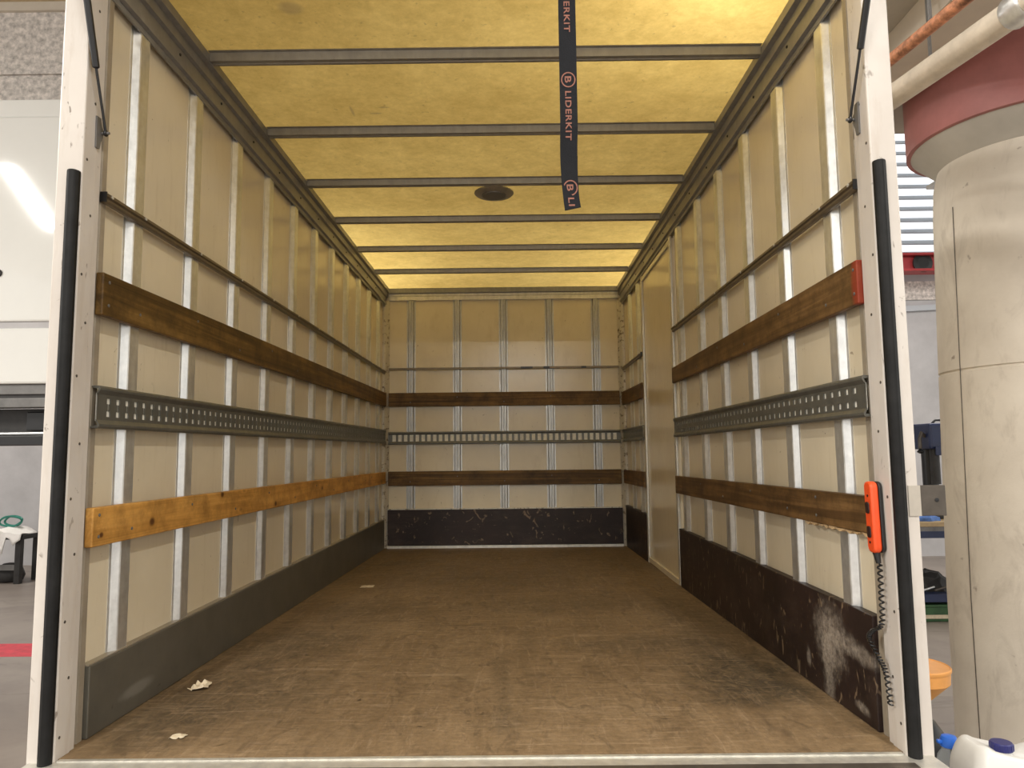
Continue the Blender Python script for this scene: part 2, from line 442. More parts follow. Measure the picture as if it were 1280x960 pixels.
# ------------------------------------------------------------------ geometry helpers
class MB:
    def __init__(s):
        s.v = []; s.f = []
    def ring(s, pts):
        i = len(s.v); s.v += [tuple(p) for p in pts]; return list(range(i, i + len(pts)))
    def quadstrip(s, a, b, closed=True):
        n = len(a)
        for i in range(n if closed else n - 1):
            j = (i + 1) % n
            s.f.append((a[i], a[j], b[j], b[i]))
    def box(s, x0, x1, y0, y1, z0, z1):
        a = s.ring([(x0, y0, z0), (x1, y0, z0), (x1, y1, z0), (x0, y1, z0)])
        b = s.ring([(x0, y0, z1), (x1, y0, z1), (x1, y1, z1), (x0, y1, z1)])
        s.f += [tuple(reversed(a)), tuple(b)]; s.quadstrip(a, b); return s
    def hexa(s, lo, hi):
        a = s.ring(lo); b = s.ring(hi)
        s.f += [tuple(reversed(a)), tuple(b)]; s.quadstrip(a, b); return s
    def prism(s, poly, f0, f1):
        a = s.ring([f0(*p) for p in poly]); b = s.ring([f1(*p) for p in poly])
        s.f += [tuple(reversed(a)), tuple(b)]; s.quadstrip(a, b); return s
    def tube(s, path, r, n=10, caps=True):
        path = [Vector(p) for p in path]
        rs = r if isinstance(r, (list, tuple)) else [r] * len(path)
        rings = []
        ref = None
        for i, p in enumerate(path):
            t = (path[min(i + 1, len(path) - 1)] - path[max(i - 1, 0)]).normalized()
            if ref is None:
                ref = t.orthogonal().normalized()
            ref = (ref - t * ref.dot(t)).normalized()
            bi = t.cross(ref)
            rings.append(s.ring([p + (ref * math.cos(2 * math.pi * k / n) + bi * math.sin(2 * math.pi * k / n)) * rs[i] for k in range(n)]))
        for a, b in zip(rings, rings[1:]):
            s.quadstrip(a, b)
        if caps:
            s.f += [tuple(reversed(rings[0])), tuple(rings[-1])]
        return s
    def lathe(s, prof, c, n=24, axis=(0, 0, 1), a0=0.0, a1=2 * math.pi):
        ax = Vector(axis).normalized(); u = ax.orthogonal().normalized(); v = ax.cross(u); c = Vector(c)
        full = abs(a1 - a0 - 2 * math.pi) < 1e-6
        m = n if full else n + 1
        rings = [s.ring([c + ax * z + (u * math.cos(a0 + (a1 - a0) * k / n) + v * math.sin(a0 + (a1 - a0) * k / n)) * max(r, 1e-4) for k in range(m)]) for r, z in prof]
        for a, b in zip(rings, rings[1:]):
            s.quadstrip(a, b, full)
        if full:
            s.f += [tuple(reversed(rings[0])), tuple(rings[-1])]
        return s
    def build(s, name, mat, parent=None, origin=None, smooth=False, bevel=0.0, label=None, segs=2):
        off = Vector(origin) if origin is not None else Vector((0, 0, 0))
        base = Vector(parent['_org']) if parent is not None else Vector((0, 0, 0))
        if parent is not None:
            off = base
        me = bpy.data.meshes.new(name)
        me.from_pydata([tuple(Vector(p) - off) for p in s.v], [], s.f)
        bm = bmesh.new(); bm.from_mesh(me)
        bmesh.ops.recalc_face_normals(bm, faces=bm.faces)
        bm.to_mesh(me); bm.free()
        me.materials.append(MT[mat])
        if smooth:
            me.polygons.foreach_set('use_smooth', [True] * len(me.polygons))
            me.set_sharp_from_angle(angle=math.radians(40))
        o = bpy.data.objects.new(name, me)
        COL.objects.link(o)
        o['_org'] = tuple(off)
        if parent is not None:
            o.parent = parent
        else:
            o.location = off
        if bevel:
            bv = o.modifiers.new('bevel', 'BEVEL'); bv.width = bevel; bv.segments = segs; bv.limit_method = 'ANGLE'
        if label:
            o['label'] = label
        return o

def tag(o, label=None, cat=None, group=None, kind=None):
    if label: o['label'] = label
    if cat: o['category'] = cat
    if group: o['group'] = group
    if kind: o['kind'] = kind
    return o

def thing(name, loc, label, cat, group=None):
    o = bpy.data.objects.new(name, None)
    o.empty_display_size = 0.05
    COL.objects.link(o)
    o.location = loc
    o['_org'] = tuple(loc)
    return tag(o, label, cat, group)

def struct(o, label=None, cat=None):
    return tag(o, label, cat, None, 'structure')

def clone(o, parent, delta, name=None):
    """a copy sharing mesh data, shifted by delta, under the same parent"""
    c = o.copy(); COL.objects.link(c); c.parent = parent
    c.location = o.location + Vector(delta)
    return c

# ------------------------------------------------------------------ truck body: floor, walls, roof
YF, YB = 2.12, 7.255         # front edge of floor, back wall inner plane
WX = 1.2                     # plane of the post faces
SK = 1.222                   # inner plane of the skins
FS = -0.01425
def fz(y): return FS * (y - 2.3)
ZC = 2.54                    # underside of the roof sheet

fl = MB().hexa([(-1.255, YF, fz(YF) - 0.09), (1.255, YF, fz(YF) - 0.09), (1.255, 7.31, fz(7.31) - 0.09), (-1.255, 7.31, fz(7.31) - 0.09)],
               [(-1.255, YF, fz(YF) - 0.018), (1.255, YF, fz(YF) - 0.018), (1.255, 7.31, fz(7.31) - 0.018), (-1.255, 7.31, fz(7.31) - 0.018)]
               ).build('floor', 'floor')
struct(fl, 'worn brown plywood load floor of the truck body', 'floor')
def sheet(x0, x1, y0, y1):
    g = 0.0006; h = 0.0001
    MB().hexa([(x0 + h, y0 + g, fz(y0) - 0.018), (x1 - h, y0 + g, fz(y0) - 0.018), (x1 - h, y1 - g, fz(y1) - 0.018), (x0 + h, y1 - g, fz(y1) - 0.018)],
              [(x0 + h, y0 + g, fz(y0)), (x1 - h, y0 + g, fz(y0)), (x1 - h, y1 - g, fz(y1)), (x0 + h, y1 - g, fz(y1))]
              ).build('floor_sheet', 'floor', fl)
for a in ((-1.25, 0.05, YF, 3.16), (0.05, 1.25, YF, 2.79), (0.05, 1.25, 2.79, 3.72), (-1.25, 0.05, 3.16, 5.3),
          (0.05, 1.25, 3.72, 5.7), (-1.25, 0.05, 5.3, 7.29), (0.05, 1.25, 5.7, 7.29)):
    sheet(*a)

# metal sill along the front edge
sl = MB().box(-1.262, 1.262, 2.0, YF - 0.001, -0.10, 0.0).build('trim_1', 'silver', bevel=0.006)
struct(sl, 'pale metal sill edging the front of the truck floor', 'sill')
MB().box(-1.18, 1.18, 2.104, 2.118, 0.0, 0.0035).build('sill_lip', 'silver', sl)
MB().box(-1.18, 1.18, 2.02, 2.05, 0.0, 0.002).build('sill_groove', 'tape', sl)

wl = MB().box(-1.255, -SK, 2.202, 7.31, -0.12, 2.56).build('wall_left', 'grp')
struct(wl, 'cream panelled left wall of the truck body', 'wall')
DY0, DY1 = 4.905, 6.05       # side door in the right wall
wr = MB().box(SK, 1.255, 2.202, DY0 - 0.02, -0.12, 2.56).box(SK, 1.255, DY1 + 0.02, 7.31, -0.12, 2.56).box(SK, 1.255, DY0 - 0.02, DY1 + 0.02, 2.34, 2.56).build('wall_right', 'grp')
struct(wr, 'cream panelled right wall of the truck body with a side door', 'wall')
wb = MB().box(-SK, SK, 7.28, 7.31, -0.12, 2.56).build('wall_back', 'grp')
struct(wb, 'cream panelled end wall of the truck body', 'wall')

HAT = [(-.044, 0), (-.044, .0015), (-.032, .0015), (-.016, .0195), (-.012, .022), (.0445, .022), (.046, .002), (.058, .002), (.058, 0)]
HATB = [(-.045, 0), (-.045, .002), (-.030, .002), (-.022, .024), (-.008, .024), (-.004, .020), (.004, .020), (.008, .024), (.022, .024), (.030, .002), (.045, .002), (.045, 0)]
def side_posts(wall, s, ys, z0, z1):
    first = None
    for y in ys:
        if first is None:
            first = MB().prism(HAT, lambda a, t: (s * (SK - t), y + a, z0), lambda a, t: (s * (SK - t), y + a, z1)).build('post', 'galv', wall)
            y_0 = y
        else:
            clone(first, wall, (0, y - y_0, 0))
side_posts(wl, -1, [2.4435 + .449 * i for i in range(11)], 0.19, 2.36)
side_posts(wr, 1, [2.432 + .4432 * i for i in range(5)] + [4.715, 6.33, 6.78], 0.31, 2.36)
first = None
for j in range(5):
    x = -0.94 + .469 * j
    if first is None:
        x_0 = x
        first = MB().prism(HATB, lambda a, t: (x + a, 7.28 - t, 0.28), lambda a, t: (x + a, 7.28 - t, 2.43)).build('post', 'galvb', wb)
    else:
        clone(first, wb, (x - x_0, 0, 0))

# cornices
CP = [(0, 2.345), (.008, 2.345), (.008, 2.366), (.022, 2.372), (.022, 2.394), (.012, 2.40), (.012, 2.445), (.026, 2.452), (.026, 2.492), (.046, 2.499), (.046, 2.535), (0, 2.535)]
n = 2
for s, lab in ((-1, 'grey ridged roof cornice running along the left wall'), (1, 'grey ridged roof cornice running along the right wall')):
    c = MB().prism(CP, lambda a, z: (s * (SK - 0.017 - a), 2.16, z), lambda a, z: (s * (SK - 0.017 - a), 7.27, z)).build(f'trim_{n}', 'alu')
    MB().box(*sorted((s * SK, s * (SK - 0.018))), 2.16, 7.27, 2.37, 2.535).build('cornice_back', 'alu', c)
    struct(c, lab, 'cornice')
    b0 = None
    for i in range(12):
        y = 2.3 + i * 0.4
        if b0 is None:
            b0 = MB().lathe([(.006, 0), (.006, .003), (.003, .005)], (s * (SK - .029), y, 2.422), 8, (-s, 0, 0)).build('rivet', 'dark', c)
        else:
            clone(b0, c, (0, y - 2.3, 0))
    n += 1
CB = [(0, 2.416), (.03, 2.416), (.03, 2.425), (.022, 2.43), (.022, 2.455), (.03, 2.46), (.03, 2.485), (0, 2.485)]
c = MB().prism(CB, lambda a, z: (-1.165, 7.279 - a, z), lambda a, z: (1.165, 7.279 - a, z)).build(f'trim_{n}', 'silver')
struct(c, 'pale metal cornice across the top of the end wall', 'cornice'); n += 1
MB().box(-1.165, 1.165, 7.22, 7.279, 2.487, 2.535).build('cornice_top', 'alu', c)
for s, lab in ((-1, 'spotted pale metal corner post left of the end wall'), (1, 'spotted pale metal corner post right of the end wall')):
    c = MB().prism([(0, 0), (.062, 0), (.062, .018), (.05, .03), (.03, .055), (.018, .062), (0, .062)],
                   lambda a, b: (s * (SK - .001 - a), 7.276 - b, fz(7.2) + .004), lambda a, b: (s * (SK - .001 - a), 7.276 - b, 2.41)).build(f'trim_{n}', 'corner')
    struct(c, lab, 'corner post'); n += 1

# roof sheet and its cross beams
_m = MB()
_m.f.append(tuple(_m.ring([(-1.25, 2.12, ZC), (-1.25, 7.31, ZC), (1.25, 7.31, ZC), (1.25, 2.12, ZC)])))
cl = _m.build('ceiling', 'roof')
struct(cl, 'yellow translucent roof sheet of the truck body', 'ceiling')
BP = [(-.042, 0), (-.042, .003), (-.028, .003), (-.021, .036), (-.008, .036), (-.005, .033), (.005, .033), (.008, .036), (.021, .036), (.028, .003), (.042, .003), (.042, 0)]
first = None
for i, y in enumerate((2.912, 3.622, 4.335, 5.045, 5.775, 6.505)):
    if first is None:
        y_0 = y
        first = MB().prism(BP, lambda a, t: (-1.158, y + a, ZC - t), lambda a, t: (1.158, y + a, ZC - t)).build('roof_beam', 'beam', cl)
    else:
        clone(first, cl, (0, y - y_0, 0))

# kick boards
def kick(name, s, y0, y1, zt, mat, lab, th=0.032):
    xa, xb = sorted((s * SK, s * (SK - th)))
    o = MB().hexa([(xa, y0, fz(y0) + .001), (xb, y0, fz(y0) + .001), (xb, y1, fz(y1) + .001), (xa, y1, fz(y1) + .001)],
                  [(xa, y0, zt), (xb, y0, zt), (xb, y1, zt), (xa, y1, zt)]).build(name, mat, bevel=0.003)
    return struct(o, lab, 'kick board')
k = kick('baseboard_left', -1, 2.264, 7.215, 0.214, 'kick_grey', 'low dull grey kick plate along the left wall')
MB().box(-1.2215, -1.196, 2.265, 7.2, 0.2145, 0.219).build('top_strip', 'tan', k)
kick('baseboard_right', 1, 2.264, DY0 - 0.03, 0.342, 'kick', 'tall black-brown scuffed kick board with whitish splash on the right wall')
struct(kick('baseboard_right_end', 1, DY1 + 0.03, 7.215, 0.335, 'kick', 'short black-brown kick board between the side door and the far corner'))
k = MB().box(-1.163, 1.163, 7.235, 7.279, fz(7.25) + 0.028, 0.306).build('baseboard_back', 'kick', bevel=0.002)
struct(k, 'black-brown kick board across the foot of the end wall', 'kick board')
MB().box(-1.163, 1.163, 7.222, 7.279, fz(7.22) + 0.001, fz(7.25) + 0.0265).build('bottom_strip', 'silver', k)
MB().box(-1.163, 1.163, 7.230, 7.279, 0.307, 0.316).build('top_strip', 'corner', k)

# side door
d = MB().box(1.206, 1.25, DY0, DY1, fz(5.5) + .012, 2.325).build('door_1', 'grp')
struct(d, 'flat cream side door in the right wall', 'door')
for (y0, y1) in ((DY0 - .018, DY0 + .03), (DY1 - .03, DY1 + .018)):
    MB().box(1.190, 1.2055, y0, y1, fz(y0) + .004, 2.335).build('edge_profile', 'silver', d, bevel=.003)
MB().box(1.192, 1.2055, DY0 + .031, DY1 - .031, 2.29, 2.325).build('top_profile', 'silver', d, bevel=.003)
MB().box(1.192, 1.2055, DY0 + .031, DY1 - .031, fz(6) + .01, fz(6) + .05).build('bottom_profile', 'grp', d, bevel=.003)

# ------------------------------------------------------------------ planks, rails, lashing tracks
def side_plank(name, s, y0, y1, za, zb, mat, label, cat, group, ys, th=0.026, bevel=.004):
    """za = (bottom, top) at y0, zb = the same at y1; the plank lies on the post faces"""
    t = thing(name, (s * WX, y0, za[0]), label, cat, group)
    xa, xb = sorted((s * (WX - .0005), s * (WX - th)))
    MB().hexa([(xa, y0, za[0]), (xb, y0, za[0]), (xb, y1, zb[0]), (xa, y1, zb[0])],
              [(xa, y0, za[1]), (xb, y0, za[1]), (xb, y1, zb[1]), (xa, y1, zb[1])]).build('board', mat, t, bevel=bevel)
    t_ = [c for c in bpy.data.objects if c.parent == t][0]
    sc = None
    for i, y in enumerate(ys):
        k = (y - y0) / (y1 - y0)
        lo = za[0] + (zb[0] - za[0]) * k; hi = za[1] + (zb[1] - za[1]) * k
        for fr in ((0.25, 0.8) if i == 0 else ((0.3,) if i % 2 else (0.72,))):
            z = lo + (hi - lo) * fr
            if sc is None:
                p0 = Vector((s * (WX - th), y, z))
                sc = MB().lathe([(.0055, 0), (.0055, .0015), (.003, .0028)], p0, 8, (-s, 0, 0)).build('screw', 'midgrey', t_)
            else:
                clone(sc, t_, Vector((s * (WX - th), y, z)) - p0)
    return t
LP = [2.4435 + .449 * i for i in range(11)]
RP = [2.432 + .4432 * i for i in range(5)] + [4.715]
side_plank('timber_plank', -1, 2.217, 7.19, (1.291, 1.426), (1.33, 1.466), 'plank_l', 'dark brown varnished plank high on the left wall', 'plank', 'brown load planks', [2.25] + LP)
side_plank('timber_plank', -1, 2.217, 7.19, (0.575, 0.694), (0.57, 0.683), 'pine', 'orange pine plank with knots low on the left wall', 'plank', None, [2.25] + LP)
side_plank('timber_plank', 1, 2.204, DY0 - .03, (1.296, 1.434), (1.31, 1.413), 'plank_r', 'dark brown plank with a red end high on the right wall', 'plank', 'brown load planks', [2.225] + RP)
side_plank('timber_plank', 1, 2.215, DY0 - .03, (0.592, 0.706), (0.574, 0.689), 'plank_r', 'dark brown plank with splintered lower edge low on the right wall', 'plank', 'brown load planks', [2.6] + RP[1:])
side_plank('timber_plank', 1, DY1 + .03, 7.19, (1.305, 1.435), (1.32, 1.45), 'plank_r', 'short upper brown plank between side door and far corner', 'plank', 'brown load planks', [6.33, 6.78])
side_plank('timber_plank', 1, DY1 + .03, 7.19, (0.557, 0.687), (0.55, 0.68), 'plank_r', 'short lower brown plank between side door and far corner', 'plank', 'brown load planks', [6.33, 6.78])
for (z0, z1, lab) in ((1.331, 1.468, 'upper brown plank across the end wall'), (0.542, 0.684, 'lower brown plank across the end wall')):
    t = thing('timber_plank', (0, 7.25, z0), lab, 'plank', 'brown load planks')
    t_ = MB().box(-1.16, 1.16, 7.229, 7.2545, z0, z1).build('board', 'plank_b', t, bevel=.004)
    sc = None
    for j in range(5):
        p = Vector((-0.94 + .469 * j, 7.229, z0 + .04 + .05 * (j % 2)))
        if sc is None:
            p0 = p; sc = MB().lathe([(.006, 0), (.006, .0015), (.003, .0028)], p, 8, (0, -1, 0)).build('screw', 'midgrey', t_)
        else:
            clone(sc, t_, p - p0)
# pale torn splinters on the right lower plank
pb = [o for o in bpy.data.objects if o.get('label', '').startswith('dark brown plank with splintered')][0]
spl = MB()
for i in range(9):
    y = 2.22 + i * .055 + random.uniform(-.01, .01)
    L = random.uniform(.05, .09)
    zc = 0.5915 - (y - 2.2) * .0067
    spl.prism([(0, 0), (L, random.uniform(-.003, .003)), (L * .5, random.uniform(-.013, -.007))],
              lambda a, b: (1.177, y + a, zc + b), lambda a, b: (1.192, y + a, zc + b))
spl.build('torn_edge', 'split', pb)

# thin tube rails
def side_rail(s, y0, y1, zc, label):
    t = thing('load_rail', (s * WX, y0, zc - .015), label, 'rail', 'thin brown rails')
    P = [(0, -.015), (.012, -.015), (.0155, -.008), (.0155, .0), (.022, .004), (.022, .013), (.018, .016), (0, .016)]
    rl = MB().prism(P, lambda a, z: (s * (WX - .0005 - a), y0, zc + z), lambda a, z: (s * (WX - .0005 - a), y1, zc + z)).build('rail', 'tube', t)
    MB().box(*sorted((s * (WX - .001), s * (WX - .023))), y0 - .004, y0 - .0001, zc - .016, zc + .017).build('end_cap', 'black', t)
    sc = None
    for y in [y0 + .03] + [v + .02 for v in (LP if s < 0 else RP) if y0 + .1 < v < y1 - .05]:
        p = Vector((s * (WX - .0225), y, zc + .0085))
        if sc is None:
            p0 = p; sc = MB().lathe([(.006, 0), (.006, .002), (.003, .003)], p, 8, (-s, 0, 0)).build('rivet', 'silver', rl)
        else:
            clone(sc, rl, p - p0)
side_rail(-1, 2.222, 7.19, 1.670, 'thin brown steel rail along the upper left wall')
side_rail(1, 2.205, DY0 - .03, 1.675, 'thin brown steel rail along the upper right wall before the side door')
side_rail(1, DY1 + .03, 7.19, 1.68, 'short thin brown rail beyond the side door')
t = thing('load_rail', (0, 7.25, 1.695), 'thin brown rail across the end wall', 'rail', 'thin brown rails')
MB().box(-1.16, 1.16, 7.238, 7.2545, 1.700, 1.722).build('rail', 'tube', t, bevel=.003)
for (a, b) in ((0.17, 0.29), (0.40, 0.46), (0.78, 0.83)):
    MB().box(a, b, 7.2355, 7.2378, 1.702, 1.7225).build('tape', 'black', t)

# slotted lashing tracks
def track(name, mp, L, H, parent_loc, label, hole, waist, pitch=.055, flat=False):
    """mp(u along, t inward, z) -> point"""
    t = thing(name, parent_loc, label, 'lashing track', 'slotted lashing tracks')
    m = MB()
    zf0, zf1 = H * .20, H * .80
    T = .02
    lob = hole[1] * .30
    n_ = int((L - .04) / pitch)
    u0 = (L - n_ * pitch) / 2
    us = [0.0]
    z1 = H / 2 - hole[1] / 2; z4 = H / 2 + hole[1] / 2
    zs = [zf0, z1, z1 + lob, z4 - lob, z4, zf1]
    cells = []
    def q(u_a, u_b, z_a, z_b):
        m.f.append(tuple(m.ring([mp(u_a, T, z_a), mp(u_b, T, z_a), mp(u_b, T, z_b), mp(u_a, T, z_b)])))
    def side(ua, za, ub, zb):
        m.f.append(tuple(m.ring([mp(ua, T, za), mp(ub, T, zb), mp(ub, T - .004, zb), mp(ua, T - .004, za)])))
    q(0, u0, zf0, zf1); q(u0 + n_ * pitch, L, zf0, zf1)
    for i in range(n_):
        b = u0 + i * pitch; c = b + pitch / 2
        wl_, wr_ = c - hole[0] / 2, c + hole[0] / 2
        ml, mr = c - waist / 2, c + waist / 2
        q(b, b + pitch, zs[0], zs[1]); q(b, b + pitch, zs[4], zs[5])
        for (za, zb, l, r) in ((zs[1], zs[2], wl_, wr_), (zs[2], zs[3], ml, mr), (zs[3], zs[4], wl_, wr_)):
            if r - l < 1e-4:
                q(b, b + pitch, za, zb)
            else:
                q(b, l, za, zb); q(r, b + pitch, za, zb)
                side(l, za, l, zb); side(r, za, r, zb)
        side(wl_, zs[1], wr_, zs[1]); side(wl_, zs[4], wr_, zs[4])
    m.build('slotted_web', 'track', t)
    bk = MB(); bk.f.append(tuple(bk.ring([mp(.002, T - .0052, zf0 - .004), mp(L - .002, T - .0052, zf0 - .004), mp(L - .002, T - .0052, zf1 + .004), mp(.002, T - .0052, zf1 + .004)])))  # added pale strip that brightens the slots like lit wall behind them
    o_ = bk.build('added_pale_strip', 'lit_backing', t); sd_ = o_.modifiers.new('thick', 'SOLIDIFY'); sd_.thickness = .001; sd_.offset = 0
    for (a, b, sg) in ((0.0, zf0, 1), (zf1, H, -1)):
        # rolled flange: sloping lip, proud outer roll, return to the wall
        P = [(T - .0002, zf0), (T - .004, zf0), (T + .002, .010), (0.001, .006), (0.001, 0), (T + .004, 0), (T + .008, .006), (T + .008, .013), (T + .004, .019)]
        if sg < 0:
            P = [(p[0], H - p[1]) for p in P]
        MB().prism(P, lambda tt, z: mp(0, tt, z), lambda tt, z: mp(L, tt, z)).build('flange', 'track', t)
    return t
def lin(s, y0, y1, za, zb):
    def mp(u, tt, z):
        return (s * (WX - tt), y0 + u, za + (zb - za) * u / (y1 - y0) + z)
    return mp
track('lashing_track', lin(-1, 2.222, 7.19, .937, .965), 7.19 - 2.222, .132, (-WX, 2.222, .937), 'long slotted steel lashing track along the left wall', (.022, .058), .009)
track('lashing_track', lin(1, 2.204, DY0 - .03, .946, .946), DY0 - .03 - 2.204, .127, (WX, 2.204, .946), 'slotted steel lashing track along the right wall', (.021, .062), 0.0)
track('lashing_track', lin(1, DY1 + .03, 7.19, .95, .955), 7.19 - DY1 - .03, .125, (WX, DY1 + .03, .95), 'short slotted lashing track beyond the side door', (.021, .062), 0.0)
track('lashing_track', lambda u, tt, z: (-1.16 + u, 7.255 - tt, .952 + z), 2.32, .124, (0, 7.255, .952), 'slotted lashing track across the end wall', (.035, .066), .035, pitch=.058)

# ------------------------------------------------------------------ ceiling vent
vt = thing('ceiling_vent', (-0.01, 4.50, 2.505), 'round grey vent disc under the roof sheet', 'vent')
MB().lathe([(.06, .034), (.065, .018)], (-0.01, 4.50, 2.505), 28).build('neck', 'midgrey', vt, smooth=True)
MB().lathe([(.07, .019), (.125, .012), (.127, .006), (.115, -.004), (.085, -.010), (.08, -.006)], (-0.01, 4.50, 2.505), 36).build('rim', 'galvb', vt, smooth=True)
MB().lathe([(.078, -.004), (.074, -.013), (.03, -.019), (.001, -.02)], (-0.01, 4.50, 2.505), 30).build('centre_disc', 'midgrey', vt, smooth=True)

# ------------------------------------------------------------------ door portal
YP = 2.10
def portal(s, label):
    t = thing('door_post', (s * 1.225, YP, -0.12), label, 'door post')
    o, i = 1.265, 1.186
    xs = lambda a, b: tuple(sorted((s * a, s * b)))
    pbx = MB().box(*xs(i, o), YP, 2.175, -0.30, 2.62).build('post_box', 'white', t, bevel=.005)
    MB().box(*xs(i + .004, 1.2145), 2.1755, 2.2015, -0.02, 2.52).build('jamb_step', 'white', t, bevel=.003)
    MB().prism([(0, 0), (.0135, 0), (.0135, .012), (.006, .015), (.006, .024), (.0135, .027), (.0135, .052), (.008, .060), (0, .060)],
               lambda a, b: (s * (1.2145 - a), 2.203 + b, fz(2.2)), lambda a, b: (s * (1.2145 - a), 2.203 + b, 2.40)).build('jamb_profile', 'tan', t)
    # half-round rubber buffer on the front face
    c0, c1 = 1.187, 1.226
    P = [(c0, 0), (c0 + .001, -.012), (c0 + .006, -.022), (c0 + .014, -.027), (c0 + .022, -.027), (c0 + .031, -.022), (c1 - .001, -.012), (c1, 0)]
    MB().prism(P, lambda a, b: (s * a, YP - .0005 + b, -0.30), lambda a, b: (s * a, YP - .0005 + b, 1.705)).build('rubber_buffer', 'rubber', t, bevel=.004, label='black rubber buffer strip')
    for k_ in range(14):
        z = .05 + k_ * .17 + random.uniform(-.03, .03)
        MB().lathe([(.0045, 0), (.0045, .001), (.002, .002)], (s * (i - .0003), 2.12 + (k_ % 2) * .03, z), 8, (-s, 0, 0)).build('rivet', 'tape', pbx)
    return t
portal(-1, 'white painted left door post with black rubber buffer')
PR = portal(1, 'white painted right door post with black rubber buffer')
hd = MB().box(-1.265, 1.265, 1.93, 2.175, 2.625, 2.78).build('door_header', 'white', bevel=.006)
tag(hd, 'white header beam above the truck opening', 'header beam')

# grey band and plate on the right post
lp = thing('steel_plate', (1.27, 2.098, .655), 'grey steel plate standing out beside the right door post', 'plate')
MB().box(1.2335, 1.2685, 2.0955, 2.0995, .655, .742).build('front_band', 'tapelight', lp, bevel=.001)
MB().box(1.266, 1.345, 2.104, 2.112, .655, .742).build('side_plate', 'tape', lp, bevel=.002)
MB().lathe([(.006, 0), (.006, .0015), (.001, .002)], (1.318, 2.1038, .70), 10, (0, -1, 0)).build('bolt', 'black', lp)

# gas struts
def strut(s, pts, label):
    t = thing('gas_strut', pts[0], label, 'gas strut', 'gas struts')
    a, b, c = [Vector(p) for p in pts]
    e = b + (c - b) * 3.15
    MB().tube([a, b], .0042, 10).build('rod', 'black', t, smooth=True)
    MB().tube([b - (c - b) * .02, b, e], [.006, .0105, .0105], 14).build('cylinder', 'black', t, smooth=True)
    MB().lathe([(.009, -.004), (.0105, 0), (.009, .004)], a, 14, (1, 0, 0)).build('ball_socket', 'black', t, smooth=True)
    x = s * 1.1855
    P = [(-.016, .045), (.006, .045), (.012, .02), (.02, .012), (.02, -.012), (.010, -.03), (.004, -.055), (-.014, -.055)]
    MB().prism(P, lambda u, z: (x, a.y - .012 + u, a.z + z), lambda u, z: (x - s * .005, a.y - .012 + u, a.z + z)).build('bracket', 'midgrey', t)
    MB().tube([(x - s * .004, a.y, a.z), (a.x - s * .012, a.y, a.z)], .0045, 10).build('stud', 'midgrey', t)
strut(-1, [(-1.168, 2.182, 1.862), (-1.168, 2.115, 2.043), (-1.168, 2.055, 2.22)], 'black gas strut on the left door post')
strut(1, [(1.168, 2.176, 1.873), (1.168, 2.087, 2.055), (1.168, 2.03, 2.175)], 'black gas strut on the right door post')

# ------------------------------------------------------------------ pull strap with print
SY = 2.03
def strap_x(z):
    k = max(0.0, (1.80 - z) / 0.26)
    return 0.2775 - 0.004 * math.sin(k * 2.2) + 0.010 * k * k
def strap_y(z):
    k = max(0.0, (1.80 - z) / 0.26)
    return SY + .010 * math.sin(k * 3.0)
st = thing('pull_strap', (0.277, SY, 1.53), 'black webbing pull strap with salmon lettering hanging from above', 'strap')
m = MB()
zz = [2.627 - i * (2.627 - 1.548) / 44 for i in range(45)]
ra = []
for z in zz:
    k = max(0.0, (1.80 - z) / 0.26)
    wv = .0255 - .003 * min(1, k) ** 2
    tw = .16 * k
    cx, cy = strap_x(z), strap_y(z)
    dx, dy = math.cos(tw) * wv, math.sin(tw) * wv
    tilt = .010 * k * k
    ra.append(m.ring([(cx - dx, cy - dy, z - tilt * .6), (cx + dx, cy + dy, z + tilt * .6), (cx + dx, cy + dy + .005, z + tilt * .6), (cx - dx, cy - dy + .005, z - tilt * .6)]))
for a, b in zip(ra, ra[1:]):
    m.quadstrip(a, b)
m.f += [tuple(ra[0]), tuple(reversed(ra[-1]))]
wbg = m.build('webbing', 'web', st)
# loop fold behind the lower end
m = MB()
rb = []
for i in range(14):
    z = 1.556 + i * .012
    k = max(0.0, (1.80 - z) / 0.26)
    tw = .16 * k
    cx, cy = strap_x(z) + .004, strap_y(z) + .0075 + .022 * math.sin(math.pi * min(1, i / 13))
    wv = .0225
    dx, dy = math.cos(tw) * wv, math.sin(tw) * wv
    rb.append(m.ring([(cx - dx, cy - dy, z), (cx + dx, cy + dy, z), (cx + dx, cy + dy + .003, z), (cx - dx, cy - dy + .003, z)]))
for a, b in zip(rb, rb[1:]):
    m.quadstrip(a, b)
m.f += [tuple(reversed(rb[0])), tuple(rb[-1])]
m.build('folded_loop', 'web', st)

def print_mesh(name, tris_obj_fn):
    pass
def text_on_strap(body, z_top, length, cap_h):
    cu = bpy.data.curves.new('lettering', 'FONT')
    cu.body = body
    cu.size = 1.0
    cu.fill_mode = 'BOTH'
    cu.resolution_u = 3
    cu.offset = 0.018
    cu.space_character = 1.12
    ob = bpy.data.objects.new('lettering_source', cu)
    COL.objects.link(ob)
    bpy.context.view_layer.update()
    dg = bpy.context.evaluated_depsgraph_get()
    me = bpy.data.meshes.new_from_object(ob.evaluated_get(dg))
    bpy.data.objects.remove(ob)
    xs = [v.co.x for v in me.vertices]; ys = [v.co.y for v in me.vertices]
    x0, x1, y0, y1 = min(xs), max(xs), min(ys), max(ys)
    for v in me.vertices:
        u = (v.co.x - x0) / (x1 - x0) * length
        q_ = ((v.co.y - y0) / (y1 - y0) - .5) * cap_h
        z = z_top - u
        v.co = Vector((strap_x(z) + q_ - .001, strap_y(z) - .0012, z)) - Vector(st['_org'])
    me.materials.clear(); me.materials.append(MT['print'])
    o = bpy.data.objects.new('lettering', me); COL.objects.link(o); o.parent = wbg
    o['_org'] = st['_org']
    o['label'] = 'salmon lettering'
    return o
